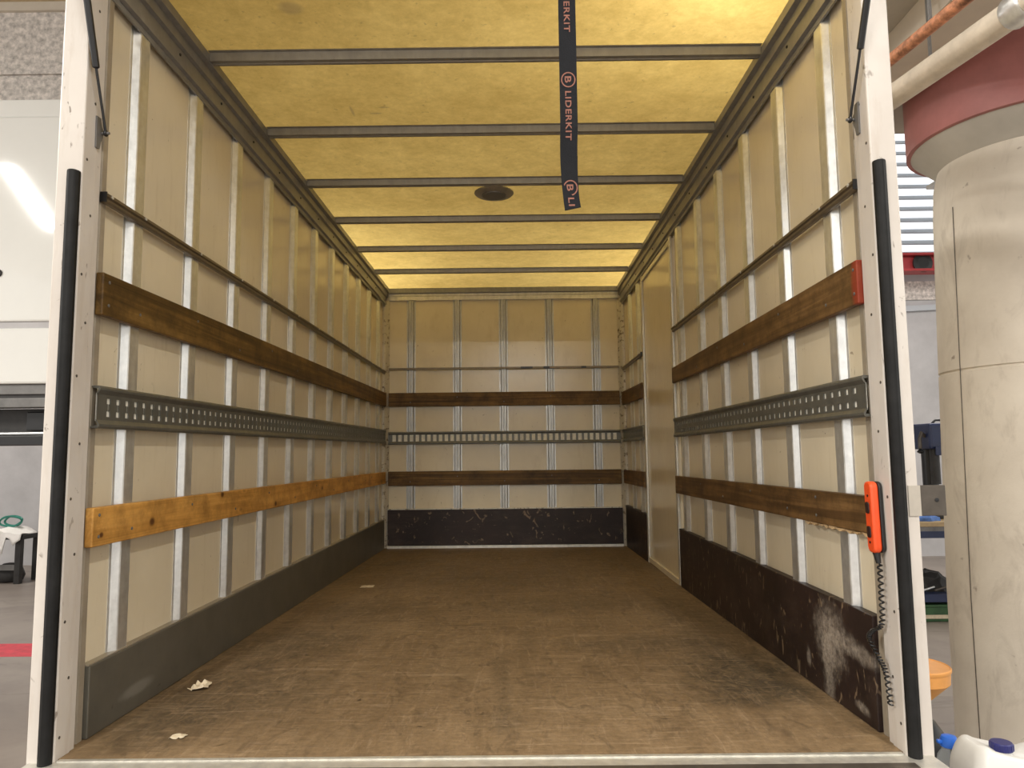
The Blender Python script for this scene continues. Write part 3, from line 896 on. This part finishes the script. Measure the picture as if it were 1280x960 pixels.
def emblem(zc):
    m = MB()
    nseg = 40
    y_ = strap_y(zc) - .0013
    for k_ in range(nseg):
        a, b = 2 * math.pi * k_ / nseg, 2 * math.pi * (k_ + 1) / nseg
        r0, r1 = .0178, .0212
        m.f.append(tuple(m.ring([(strap_x(zc) + math.cos(a) * r0, y_, zc + math.sin(a) * r0 * 1.12), (strap_x(zc) + math.cos(b) * r0, y_, zc + math.sin(b) * r0 * 1.12),
                                 (strap_x(zc) + math.cos(b) * r1, y_, zc + math.sin(b) * r1 * 1.12), (strap_x(zc) + math.cos(a) * r1, y_, zc + math.sin(a) * r1 * 1.12)])))
    m.build('emblem_ring', 'print', wbg)
text_on_strap('LIDERKIT', 2.238, .153, .0175)
emblem(1.937)
text_on_strap('B', 1.9475, .020, .019)
text_on_strap('LIDERKIT', 1.902, .148, .0175)
emblem(1.612)
text_on_strap('B', 1.6225, .020, .019)
text_on_strap('LI', 1.582, .026, .0175)

# ------------------------------------------------------------------ pendant control with coiled lead
pc = thing('pendant_control', (1.165, 2.155, .545), 'orange hand control with black buttons on the right door post', 'control')
def rounded(y0, y1, z0, z1, r, n_=5, skew=0.0):
    pts = []
    for (cy, cz, a0) in ((y1 - r, z0 + r, -90), (y1 - r, z1 - r, 0), (y0 + r, z1 - r, 90), (y0 + r, z0 + r, 180)):
        for i in range(n_):
            a = math.radians(a0 + 90 * i / (n_ - 1))
            yy, z_ = cy + r * math.cos(a), cz + r * math.sin(a)
            pts.append((yy - skew * (z_ - .65), z_))
    return pts
R = rounded(2.142, 2.188, .545, .752, .018, skew=-.03)
fsh = MB().prism(R, lambda y, z: (1.150, y, z), lambda y, z: (1.173, y, z)).build('front_shell', 'orange', pc, bevel=.006, smooth=True)
MB().prism(R, lambda y, z: (1.1735, y, z), lambda y, z: (1.1845, y, z)).build('back_shell', 'black', pc, bevel=.003)
for z in (.675, .605):
    B_ = rounded(2.156, 2.178, z - .017, z + .017, .008, skew=-.03)
    MB().prism(B_, lambda y, z_: (1.1465, y, z_), lambda y, z_: (1.1498, y, z_)).build('button', 'button', fsh, bevel=.0015)
for z in (.71, .575):
    MB().lathe([(.004, 0), (.004, .0012), (.001, .002)], (1.1498, 2.165, z), 8, (-1, 0, 0)).build('screw', 'button', fsh)
MB().tube([(1.165, 2.163, .546), (1.168, 2.158, .515)], [.011, .007], 12).build('cable_gland', 'black', pc, smooth=True)
path = []
ctrl = [(1.168, 2.154, .52), (1.172, 2.162, .43), (1.172, 2.170, .34), (1.166, 2.215, .31), (1.160, 2.225, .285), (1.168, 2.19, .24), (1.174, 2.165, .20), (1.174, 2.15, .12)]
def cr(p, t):
    i = min(int(t), len(p) - 2); f = t - i
    g = lambda k: Vector(p[max(0, min(len(p) - 1, k))])
    p0, p1, p2, p3 = g(i - 1), g(i), g(i + 1), g(i + 2)
    return .5 * ((2 * p1) + (p2 - p0) * f + (2 * p0 - 5 * p1 + 4 * p2 - p3) * f * f + (3 * p1 - p0 - 3 * p2 + p3) * f ** 3)
NT = 420
for i in range(NT + 1):
    t_ = i / NT * (len(ctrl) - 1)
    p = cr(ctrl, min(t_, len(ctrl) - 1.0001))
    amp = .0 if t_ < .15 else .0075
    a = t_ * 34
    path.append(p + Vector((math.cos(a) * amp * .8, math.sin(a) * amp, 0)))
MB().tube(path, .0026, 5).build('coiled_lead', 'black', pc, smooth=True)

# ------------------------------------------------------------------ scraps on the floor
def scrap(name, c, size, label, seed):
    random.seed(seed)
    m = MB()
    nx, ny = 7, 6
    rows = []
    for i in range(nx):
        row = []
        for j in range(ny):
            u, v = i / (nx - 1) - .5, j / (ny - 1) - .5
            edge = 1 - .25 * random.random() if max(abs(u), abs(v)) > .45 else 1
            row.append((c[0] + u * size[0] * edge, c[1] + v * size[1] * edge, c[2] + .002 + size[2] * random.random() * (1 - 1.2 * max(abs(u), abs(v)))))
        rows.append(m.ring(row))
    for a, b in zip(rows, rows[1:]):
        m.quadstrip(a, b, False)
    o = m.build(name, 'paper', origin=(c[0], c[1], c[2]))
    sd = o.modifiers.new('thick', 'SOLIDIFY'); sd.thickness = .0012
    tag(o, label, 'litter')
scrap('paper_scrap', (-1.065, 2.765, fz(2.765)), (.065, .085, .035), 'crumpled pale paper scrap beside the left kick plate', 1)
scrap('paper_scrap', (-0.92, 2.275, fz(2.275)), (.05, .03, .012), 'small white paper scrap near the front left of the floor', 2)
scrap('wood_chip', (-0.899, 4.998, fz(4.998)), (.10, .09, .004), 'pale flat chip lying far left on the floor', 3)

# ------------------------------------------------------------------ workshop around the truck
G = -1.02
gd = MB().box(-16, 16, -14, 13.2, G - .1, G).build('floor_workshop', 'ground')
struct(gd, 'grey concrete workshop floor', 'floor')
MB().box(-12, -2.0, 7.06, 7.54, G, G + .002).build('red_line', 'redline', gd, label='red painted floor line')
ww = MB().box(-16, 16, 13.0, 13.2, G, 7.6).build('wall_workshop', 'wallgrey')
struct(ww, 'pale grey plastered workshop wall', 'wall')
MB().box(-16, 4.0, 12.9, 12.999, 3.6, 7.6).build('concrete_band', 'concrete', ww)
cc = MB().box(-16, 16, -14, 13.2, 6.9, 7.1).build('ceiling_workshop', 'slab')
struct(cc, 'grey workshop ceiling', 'ceiling')
cb = MB().box(-12, -1.9, 7.5, 8.0, 4.55, 4.995).box(-12, -1.9, 7.5, 8.0, 5.03, 5.74).box(-12, -1.9, 7.53, 7.97, 4.995, 5.03).build('trim_8', 'concrete')
struct(cb, 'rough concrete beam above the white raised body', 'beam')
MB().box(-12, -1.9, 7.46, 8.0, 5.741, 5.84).build('ledge', 'beigebeam', cb)
MB().box(-12, -1.9, 7.5, 8.0, 5.841, 6.9).build('upper_beam', 'bench', cb)

# raised white body on the left
rb_ = thing('raised_truck_body', (-5.6, 7.3, G), 'glossy white panelled vehicle body raised above dark underframe at the left', 'vehicle body')
MB().box(-9.0, -2.3, 6.30, 8.0 - .55, 1.506, 2.005).build('lower_panel', 'white_clean', rb_, bevel=.02)
MB().box(-9.0, -2.3, 6.325, 7.44, 2.006, 2.062).build('recess_strip', 'wallgrey', rb_)  # grey puts the shadow of the step into the recess colour
MB().box(-9.0, -2.3, 6.30, 7.44, 2.063, 3.955).build('side_panel', 'white_clean', rb_, bevel=.015)
MB().box(-9.0, -2.3, 6.315, 7.44, 3.956, 4.125).build('top_panel', 'white_clean', rb_, bevel=.01)
MB().lathe([(.035, 0), (.035, .012), (.02, .02)], (-4.485, 6.2995, 2.50), 18, (0, -1, 0)).build('marker_knob', 'dark', rb_)
MB().box(-9.0, -2.3, 6.34, 6.5, 1.415, 1.505).build('frame_rail', 'midgrey', rb_, bevel=.006)
MB().box(-9.0, -2.3, 6.36, 6.5, 1.385, 1.4145).build('frame_gap', 'dark', rb_)
MB().box(-9.0, -2.3, 6.34, 6.5, 1.300, 1.3845).build('frame_rail', 'midgrey', rb_, bevel=.006)
MB().box(-9.0, -2.3, 6.55, 7.3, 1.06, 1.2995).build('underframe', 'dark', rb_)
MB().box(-4.30, -2.3, 6.50, 6.5495, 1.10, 1.27).build('under_box', 'black', rb_, bevel=.01)
MB().tube([(-9, 6.50, 1.075), (-2.3, 6.50, 1.075)], .017, 10).build('pipe', 'galv', rb_, smooth=True)
MB().box(-9.0, -2.3, 6.40, 6.54, .966, 1.054).build('lift_beam', 'black', rb_, bevel=.006)
for x in (-2.7, -8.6):
    MB().box(x - .15, x + .15, 6.6, 6.9, G, 1.0595).build('support_post', 'dark', rb_)

# bench with rag at the far left
bt = thing('work_stool', (-7.75, 11.3, G), 'dark low bench at the far left carrying a white rag', 'bench')
MB().box(-8.4, -7.33, 11.05, 11.55, -.36, -.29).build('top', 'dark', bt, bevel=.01)
for (x, y) in ((-8.35, 11.1), (-7.42, 11.1), (-8.35, 11.5), (-7.42, 11.5)):
    MB().box(x - .04, x + .04, y - .04, y + .04, G, -.361).build('leg', 'dark', bt)
MB().box(-8.3, -7.47, 11.08, 11.12, -.82, -.74).build('stretcher', 'midgrey', bt)
m = MB()
random.seed(5)
rows = []
for i in range(16):
    row = []
    for j in range(9):
        x = -8.15 + i * .053; v = j / 8
        over = max(0, v - .45)
        hang = (.30 + .16 * math.sin(i * .9) + .12 * math.sin(i * 2.1)) * over * 1.3 * (1 if 3 < i < 15 else .35)
        y = 11.40 - min(v, .45) * .80 - over * .06
        z = -.275 + .05 * math.sin(i * .7 + j * .5) * (1 - v) + .05 * (1 - abs(i - 9) / 9) - hang
        row.append((x, y, z + random.uniform(-.008, .008)))
    rows.append(m.ring(row))
for a, b in zip(rows, rows[1:]):
    m.quadstrip(a, b, False)
rg = m.build('rag', 'cloth', origin=(-7.75, 11.3, -.28), smooth=True)
sd = rg.modifiers.new('thick', 'SOLIDIFY'); sd.thickness = .01
tag(rg, 'white rag draped over the dark bench at the far left', 'rag')
hs = MB()
hp = []
for i in range(60):
    a = i / 60 * 2 * math.pi * 2
    hp.append((-7.66 + .15 * math.cos(a) + .01 * math.sin(a * 3), 11.25 + .06 * math.sin(a * .5), -.10 + .075 * math.sin(a) + .0 * i))
hs.tube(hp, .016, 8)
o = hs.build('hose_coil', 'teal', origin=(-7.66, 11.25, -.2), smooth=True)
tag(o, 'teal hose coil on the white rag', 'hose')
for (c, r, lab, sd_) in (((-7.72, 11.35, G), (.18, .14, .2), 'dark lumpy sack under the low bench at the far left', 1),):
    o = MB().lathe([(.02, 0), (.18, .01), (.21, .09), (.17, .2), (.09, .27), (.02, .28)], c, 18).build('sack', 'dark', origin=c, smooth=True)
    tag(o, lab, 'sack')

# concrete column with red collar
CX, CY = 3.28, 4.32
cm = thing('concrete_column', (CX, CY, G), 'round stained beige concrete column at the right with a dusty red collar', 'column')
MB().lathe([(.585, G), (.578, .0), (.545, 1.30), (.537, 1.305), (.537, 1.313), (.545, 1.318), (.518, 2.30), (.505, 2.50), (.48, 2.60)], (CX, CY, 0), 72).build('shaft', 'column', cm, smooth=True)
# vertical formwork seam on the side facing the truck
ang = math.radians(-172.8)
pth = [(CX + (r) * math.cos(ang), CY + (r) * math.sin(ang), z) for r, z in ((.586, G), (.579, 0), (.546, 1.29), (.519, 2.3))]
MB().tube(pth, .0028, 6).build('form_seam', 'tape', cm)
MB().lathe([(.48, 2.601), (.62, 2.735)], (CX, CY, 0), 64).build('collar_soffit', 'slab', cm, smooth=True)
MB().lathe([(.62, 2.736), (.645, 2.738), (.645, 3.16), (.60, 3.165)], (CX, CY, 0), 72).build('collar', 'pink', cm, smooth=True, label='dusty red painted collar')
sb = MB().box(1.75, 9.0, 0.8, 5.2, 3.19, 3.40).build('ceiling_mezzanine', 'slab')
struct(sb, 'grey mezzanine slab above the column', 'slab')
MB().box(2.25, 2.55, 0.8, 5.19, 3.02, 3.189).build('beam', 'beigebeam', sb)

# pipes under the slab
def pipe(name, a, b, r, mat, label, ext0, ext1, rings=()):
    a, b = Vector(a), Vector(b)
    d_ = (b - a).normalized()
    p0, p1 = a - d_ * ext0, b + d_ * ext1
    t = thing(name, p0, label, 'pipe')
    MB().tube([p0, a, b, p1], r, 20).build('tube', mat, t, smooth=True)
    for (k_, rr, ln, mt) in rings:
        c_ = a + d_ * k_
        MB().tube([c_, c_ + d_ * .01, c_ + d_ * (ln - .01), c_ + d_ * ln], [rr * .92, rr, rr, rr * .92], 20).build('coupling', mt, t, smooth=True)
    for k_ in (0.25, 1.05):
        c_ = a + d_ * k_
        MB().box(c_.x - .006, c_.x + .006, c_.y - .006, c_.y + .006, c_.z + r * .95, 3.189).build('hanger', 'midgrey', t)
pipe('beige_pipe', (2.125, 3.64, 2.70), (2.262, 2.93, 2.70), .062, 'beigepipe', 'thick beige pipe crossing in front of the red collar', .75, .7, ((.70, .072, .10, 'galv'),))
pipe('copper_pipe', (1.926, 3.28, 2.70), (1.99, 2.853, 2.70), .028, 'copper', 'rusty copper coloured pipe above the thick beige pipe', 1.3, .8)

# far wall on the right: louvred window, red beam, strip lamp
wn = MB().box(5.4, 9.6, 12.93, 12.999, 4.25, 6.85).build('window_1', 'daylight')
struct(wn, 'bright louvred window high on the far wall', 'window')
first = None
for i in range(12):
    z = 4.32 + i * .21
    if first is None:
        first = MB().hexa([(5.4, 12.80, z), (9.6, 12.80, z), (9.6, 12.92, z + .11), (5.4, 12.92, z + .11)],
                          [(5.4, 12.79, z + .012), (9.6, 12.79, z + .012), (9.6, 12.91, z + .122), (5.4, 12.91, z + .122)]).build('slat', 'louvre', wn)
    else:
        clone(first, wn, (0, 0, i * .21))
rbm = thing('red_beam', (7.3, 12.3, 3.9), 'red steel beam below the louvred window', 'beam')
MB().box(5.2, 10, 12.25, 12.55, 4.20, 4.24).build('top_flange', 'red', rbm)
MB().box(5.2, 10, 12.38, 12.42, 3.96, 4.199).build('web', 'red', rbm)
MB().box(5.2, 10, 12.25, 12.55, 3.92, 3.959).build('bottom_flange', 'red', rbm)
MB().lathe([(.16, 0), (.17, .05), (.10, .06)], (7.22, 12.379, 4.08), 20, (0, -1, 0)).build('hook_plate', 'black', rbm)
for x in (5.4, 9.8):
    MB().box(x - .06, x + .06, 12.42, 12.999, 3.96, 4.15).build('wall_bracket', 'red', rbm)
cn = thing('cable_duct', (7.3, 12.95, 3.35), 'white cable duct running along the far wall', 'duct')
MB().hexa([(5.4, 12.93, 3.26), (9.6, 12.93, 3.45), (9.6, 12.999, 3.45), (5.4, 12.999, 3.26)],
          [(5.4, 12.93, 3.36), (9.6, 12.93, 3.55), (9.6, 12.999, 3.55), (5.4, 12.999, 3.36)]).build('cover', 'louvre', cn)
MB().box(5.2, 10, 12.96, 12.999, 3.56, 3.90).build('grey_panel', 'concrete', cn)

# blue bench group behind the column
bn = thing('workbench', (5.1, 8.45, G), 'blue framed workbench with wooden top behind the column', 'workbench')
MB().box(4.35, 5.9, 8.05, 8.8, .005, .055).build('worktop', 'bench', bn, bevel=.004)
MB().box(4.37, 5.88, 8.07, 8.78, -.045, .0045).build('grey_edge', 'midgrey', bn)
MB().box(4.37, 5.88, 8.07, 8.13, -.12, -.046).build('apron', 'blue', bn)
for (x, y) in ((4.42, 8.74), (4.90, 8.12), (5.83, 8.12), (5.83, 8.74)):
    MB().box(x - .045, x + .045, y - .04, y + .04, G, -.121 if y < 8.5 else -.0455).build('leg', 'blue', bn)
MB().box(4.37, 5.88, 8.05, 8.78, -.80, -.72).build('lower_shelf', 'blue', bn)
def heap(name, c, r, h, mat, label, seed, cat):
    random.seed(seed)
    m = MB(); rings = []
    for k_ in range(5):
        rr = r * math.cos(k_ / 4 * 1.45); z = c[2] + h * math.sin(k_ / 4 * 1.5)
        rings.append(m.ring([(c[0] + rr * (1 + random.uniform(-.22, .22)) * math.cos(a * math.pi / 7), c[1] + rr * .7 * (1 + random.uniform(-.2, .2)) * math.sin(a * math.pi / 7), z + (random.uniform(-.02, .02) * h * 4 if k_ else 0)) for a in range(14)]))
    for a, b in zip(rings, rings[1:]):
        m.quadstrip(a, b)
    m.f += [tuple(reversed(rings[0])), tuple(rings[-1])]
    tag(m.build(name, mat, origin=c), label, cat)
heap('rag', (4.66, 8.24, .056), .17, .09, 'bluecloth', 'crumpled blue rag on the wooden worktop', 3, 'rag')
heap('scrap_pile', (4.75, 8.46, -.719), .34, .20, 'dark', 'dark pile of metal scrap on the bench shelf', 4, 'scrap')
for i in range(3):
    random.seed(20 + i)
    x, y = 4.5 + i * .16, 8.09 + random.uniform(-.02, .03)
    o = MB().tube([(x, y, -.70 + .02 * (i % 3)), (x + random.uniform(.1, .25), y + .05, -.66 + .02 * (i % 3))], .012, 8).build('metal_bar', ('galv', 'tape', 'dark')[i % 3], origin=(x, y, -.70))
    tag(o, ('short bright zinc bar', 'short brown steel bar', 'short blackish bar')[i] + ' lying on the blue bench shelf', 'bar', 'metal bars on the bench shelf')
gc = thing('green_crate', (4.75, 8.3, G), 'dark green crate on the floor under the workbench', 'crate')
MB().box(4.45, 5.1, 8.1, 8.6, G, -.86).build('body', 'greencrate', gc, bevel=.01)
MB().box(4.43, 5.12, 8.08, 8.62, -.859, -.835).build('rim', 'greencrate', gc, bevel=.004)
MB().box(4.55, 5.0, 8.094, 8.0995, -.985, -.945).build('label_strip', 'paper', gc)
# blue machine standing on the worktop
mc = thing('drill_press', (5.0, 8.55, .056), 'dark blue drill press standing on the workbench', 'machine')
MB().box(4.84, 5.3, 8.40, 8.75, .056, .12).build('base', 'dark', mc, bevel=.01)
MB().tube([(5.0, 8.62, .121), (5.0, 8.62, .98)], .085, 18).build('column', 'black', mc, smooth=True)
MB().box(4.87, 5.3, 8.35, 8.75, .85, 1.15).build('head', 'blue', mc, bevel=.03)
MB().box(4.92, 5.25, 8.33, 8.349, .78, .88).build('lower_guard', 'blue', mc, bevel=.005)
MB().tube([(4.95, 8.42, .45), (4.95, 8.42, .849)], .05, 14).build('spindle', 'dark', mc, smooth=True)
MB().tube([(4.99, 8.5, 1.151), (5.03, 8.5, 1.19), (5.10, 8.5, 1.19)], .014, 8).build('lever', 'dark', mc, smooth=True)
MB().tube([(4.869, 8.45, 1.0), (4.82, 8.43, 1.04), (4.79, 8.42, .97), (4.79, 8.42, .86)], .022, 8).build('handle', 'tape', mc, smooth=True)
MB().lathe([(.01, 0), (.04, .02), (.01, .06)], (4.79, 8.42, .80), 12).build('handle_knob', 'black', mc, smooth=True)

# low trolley beside the truck with cans
tr = thing('low_trolley', (1.9, 2.9, G), 'low steel trolley outside the right door post', 'trolley')
MB().box(1.47, 2.25, 2.38, 3.5, -.595, -.555).build('deck', 'midgrey', tr, bevel=.004)
for (x, y) in ((1.52, 2.43), (2.2, 2.43), (1.52, 3.45), (2.2, 3.45)):
    MB().box(x - .02, x + .02, y - .02, y + .02, G + .10, -.5955).build('leg', 'midgrey', tr)
    MB().lathe([(.02, -.015), (.05, -.015), (.05, .015), (.02, .015)], (x, y, G + .05), 16, (1, 0, 0)).build('wheel', 'black', tr)

jc = thing('jerrycan', (1.775, 2.60, -.555), 'white plastic jerrycan with navy cap beside the column', 'jerrycan')
# body: rounded box lofted upward, with two shoulder humps and a dip for the neck
m = MB(); rings = []
def rrect(hx, hy, r, z, nn=6):
    pts = []
    for (sx, sy, a0) in ((1, -1, -90), (1, 1, 0), (-1, 1, 90), (-1, -1, 180)):
        for i in range(nn):
            a = math.radians(a0 + 90 * i / (nn - 1))
            pts.append((sx * (hx - r) + r * math.cos(a), sy * (hy - r) + r * math.sin(a), z))
    return pts
hump = lambda x: .055 * math.exp(-((x + .10) / .040) ** 2) + .030 * math.exp(-((x - .125) / .035) ** 2) - .020 * math.exp(-((x - .01) / .055) ** 2)
for (hx, hy, r, z, hm) in ((.145, .095, .03, 0, 0), (.15, .10, .035, .015, 0), (.15, .10, .035, .28, 0), (.148, .098, .04, .315, .35), (.138, .086, .045, .345, .8), (.112, .062, .04, .362, 1.0), (.06, .028, .02, .366, 1.0)):
    rings.append(m.ring([(1.775 + x, 2.60 + y, -.555 + z_ + hump(x) * hm) for x, y, z_ in rrect(hx, hy, r, z)]))
for a, b in zip(rings, rings[1:]):
    m.quadstrip(a, b)
m.f += [tuple(reversed(rings[0])), tuple(rings[-1])]
o = m.build('body', 'jerry', jc, smooth=True)
sb_ = o.modifiers.new('sub', 'SUBSURF'); sb_.levels = 2; sb_.render_levels = 2
MB().lathe([(.034, 0), (.034, .02), (.029, .025), (.029, .035)], (1.758, 2.585, -.213), 24).build('neck', 'jerry', jc, smooth=True)
cpz = -.177
m = MB().lathe([(.034, 0), (.0355, .003), (.0355, .022), (.032, .026), (.001, .026)], (1.758, 2.585, cpz), 24)
jcap = m.build('cap', 'navycap', jc, smooth=True)
for k_ in range(16):
    a = k_ / 16 * 2 * math.pi
    MB().tube([(1.758 + .0355 * math.cos(a), 2.585 + .0355 * math.sin(a), cpz + .003), (1.758 + .0355 * math.cos(a), 2.585 + .0355 * math.sin(a), cpz + .021)], .0018, 5).build('cap_rib', 'navycap', jcap)

bo = thing('water_bottle', (1.680, 2.76, -.555), 'clear plastic bottle with bright blue cap behind the jerrycan', 'bottle')
MB().lathe([(.04, 0), (.047, .008), (.047, .10), (.044, .11), (.047, .12), (.047, .25), (.040, .29), (.026, .312), (.024, .32)], (1.680, 2.76, -.555), 28).build('body', 'clear', bo, smooth=True)
bcap = MB().lathe([(.026, .3205), (.030, .323), (.030, .345), (.024, .358), (.012, .362)], (1.680, 2.76, -.555), 24).build('cap', 'bluecap', bo, smooth=True)
MB().box(1.636, 1.742, 2.752, 2.768, -.222, -.209).build('cap_tab', 'bluecap', bcap, bevel=.004)

ca = thing('oil_can', (1.800, 3.2, -.555), 'black round can holding an orange funnel', 'can')
MB().lathe([(.10, 0), (.108, .006), (.108, .17), (.10, .215), (.07, .26), (.03, .288), (.025, .305)], (1.800, 3.2, -.555), 28).build('body', 'black', ca, smooth=True)
fn = thing('funnel', (1.800, 3.2, -.265), 'orange plastic funnel stuck in the black can', 'funnel')
MB().lathe([(.014, -.19), (.020, -.17), (.13, -.06), (.135, -.055), (.138, .0), (.134, .002), (.130, -.05), (.018, -.165), (.011, -.185)], (1.800, 3.2, -.075), 36).build('cone', 'funnel', fn, smooth=True)
MB().lathe([(.138, -.012), (.142, -.006), (.142, .004), (.138, .008), (.134, .004)], (1.800, 3.2, -.075), 36).build('rim', 'funnel', fn, smooth=True)

# ------------------------------------------------------------------ lamp housings above the lights
LAMP_AT = ['strip lamp above the front right edge of the truck roof', 'strip lamp above the far left edge of the truck roof', 'strip lamp above the far right edge of the truck roof',
           'strip lamp high over the middle of the truck roof', 'strip lamp outside the truck opening on the left', 'strip lamp outside the truck opening on the right',
           'strip lamp across the workshop well away from the truck opening', 'strip lamp high to the left, mirrored in the white raised body', 'added unseen strip lamp brightening the area under the mezzanine slab beside the column',
           'strip lamp above the blue workbench', 'strip lamp above the dark low bench at the far left']
for i, (c, L, ax, watts) in enumerate(LAMPS):
    hx, hy = (L / 2, .09) if ax == 'x' else (.09, L / 2)
    t = thing('strip_lamp', (c[0], c[1], c[2]), LAMP_AT[i], 'lamp', 'workshop strip lamps')
    MB().box(c[0] - hx, c[0] + hx, c[1] - hy, c[1] + hy, c[2], c[2] + .05).build('housing', 'white_clean', t)
    if not isinstance(ax, str):
        t.rotation_euler = (0, 0, ax)
    top = 3.189 if i == 8 else 6.9
    for s in (-.7, .7):
        x, y = (c[0] + s * L / 2, c[1]) if ax == 'x' else (c[0], c[1] + s * L / 2)
        MB().box(x - .005, x + .005, y - .005, y + .005, c[2] + .0505, top).build('hanger', 'midgrey', t)

for o in bpy.data.objects:
    if '_org' in o:
        del o['_org']
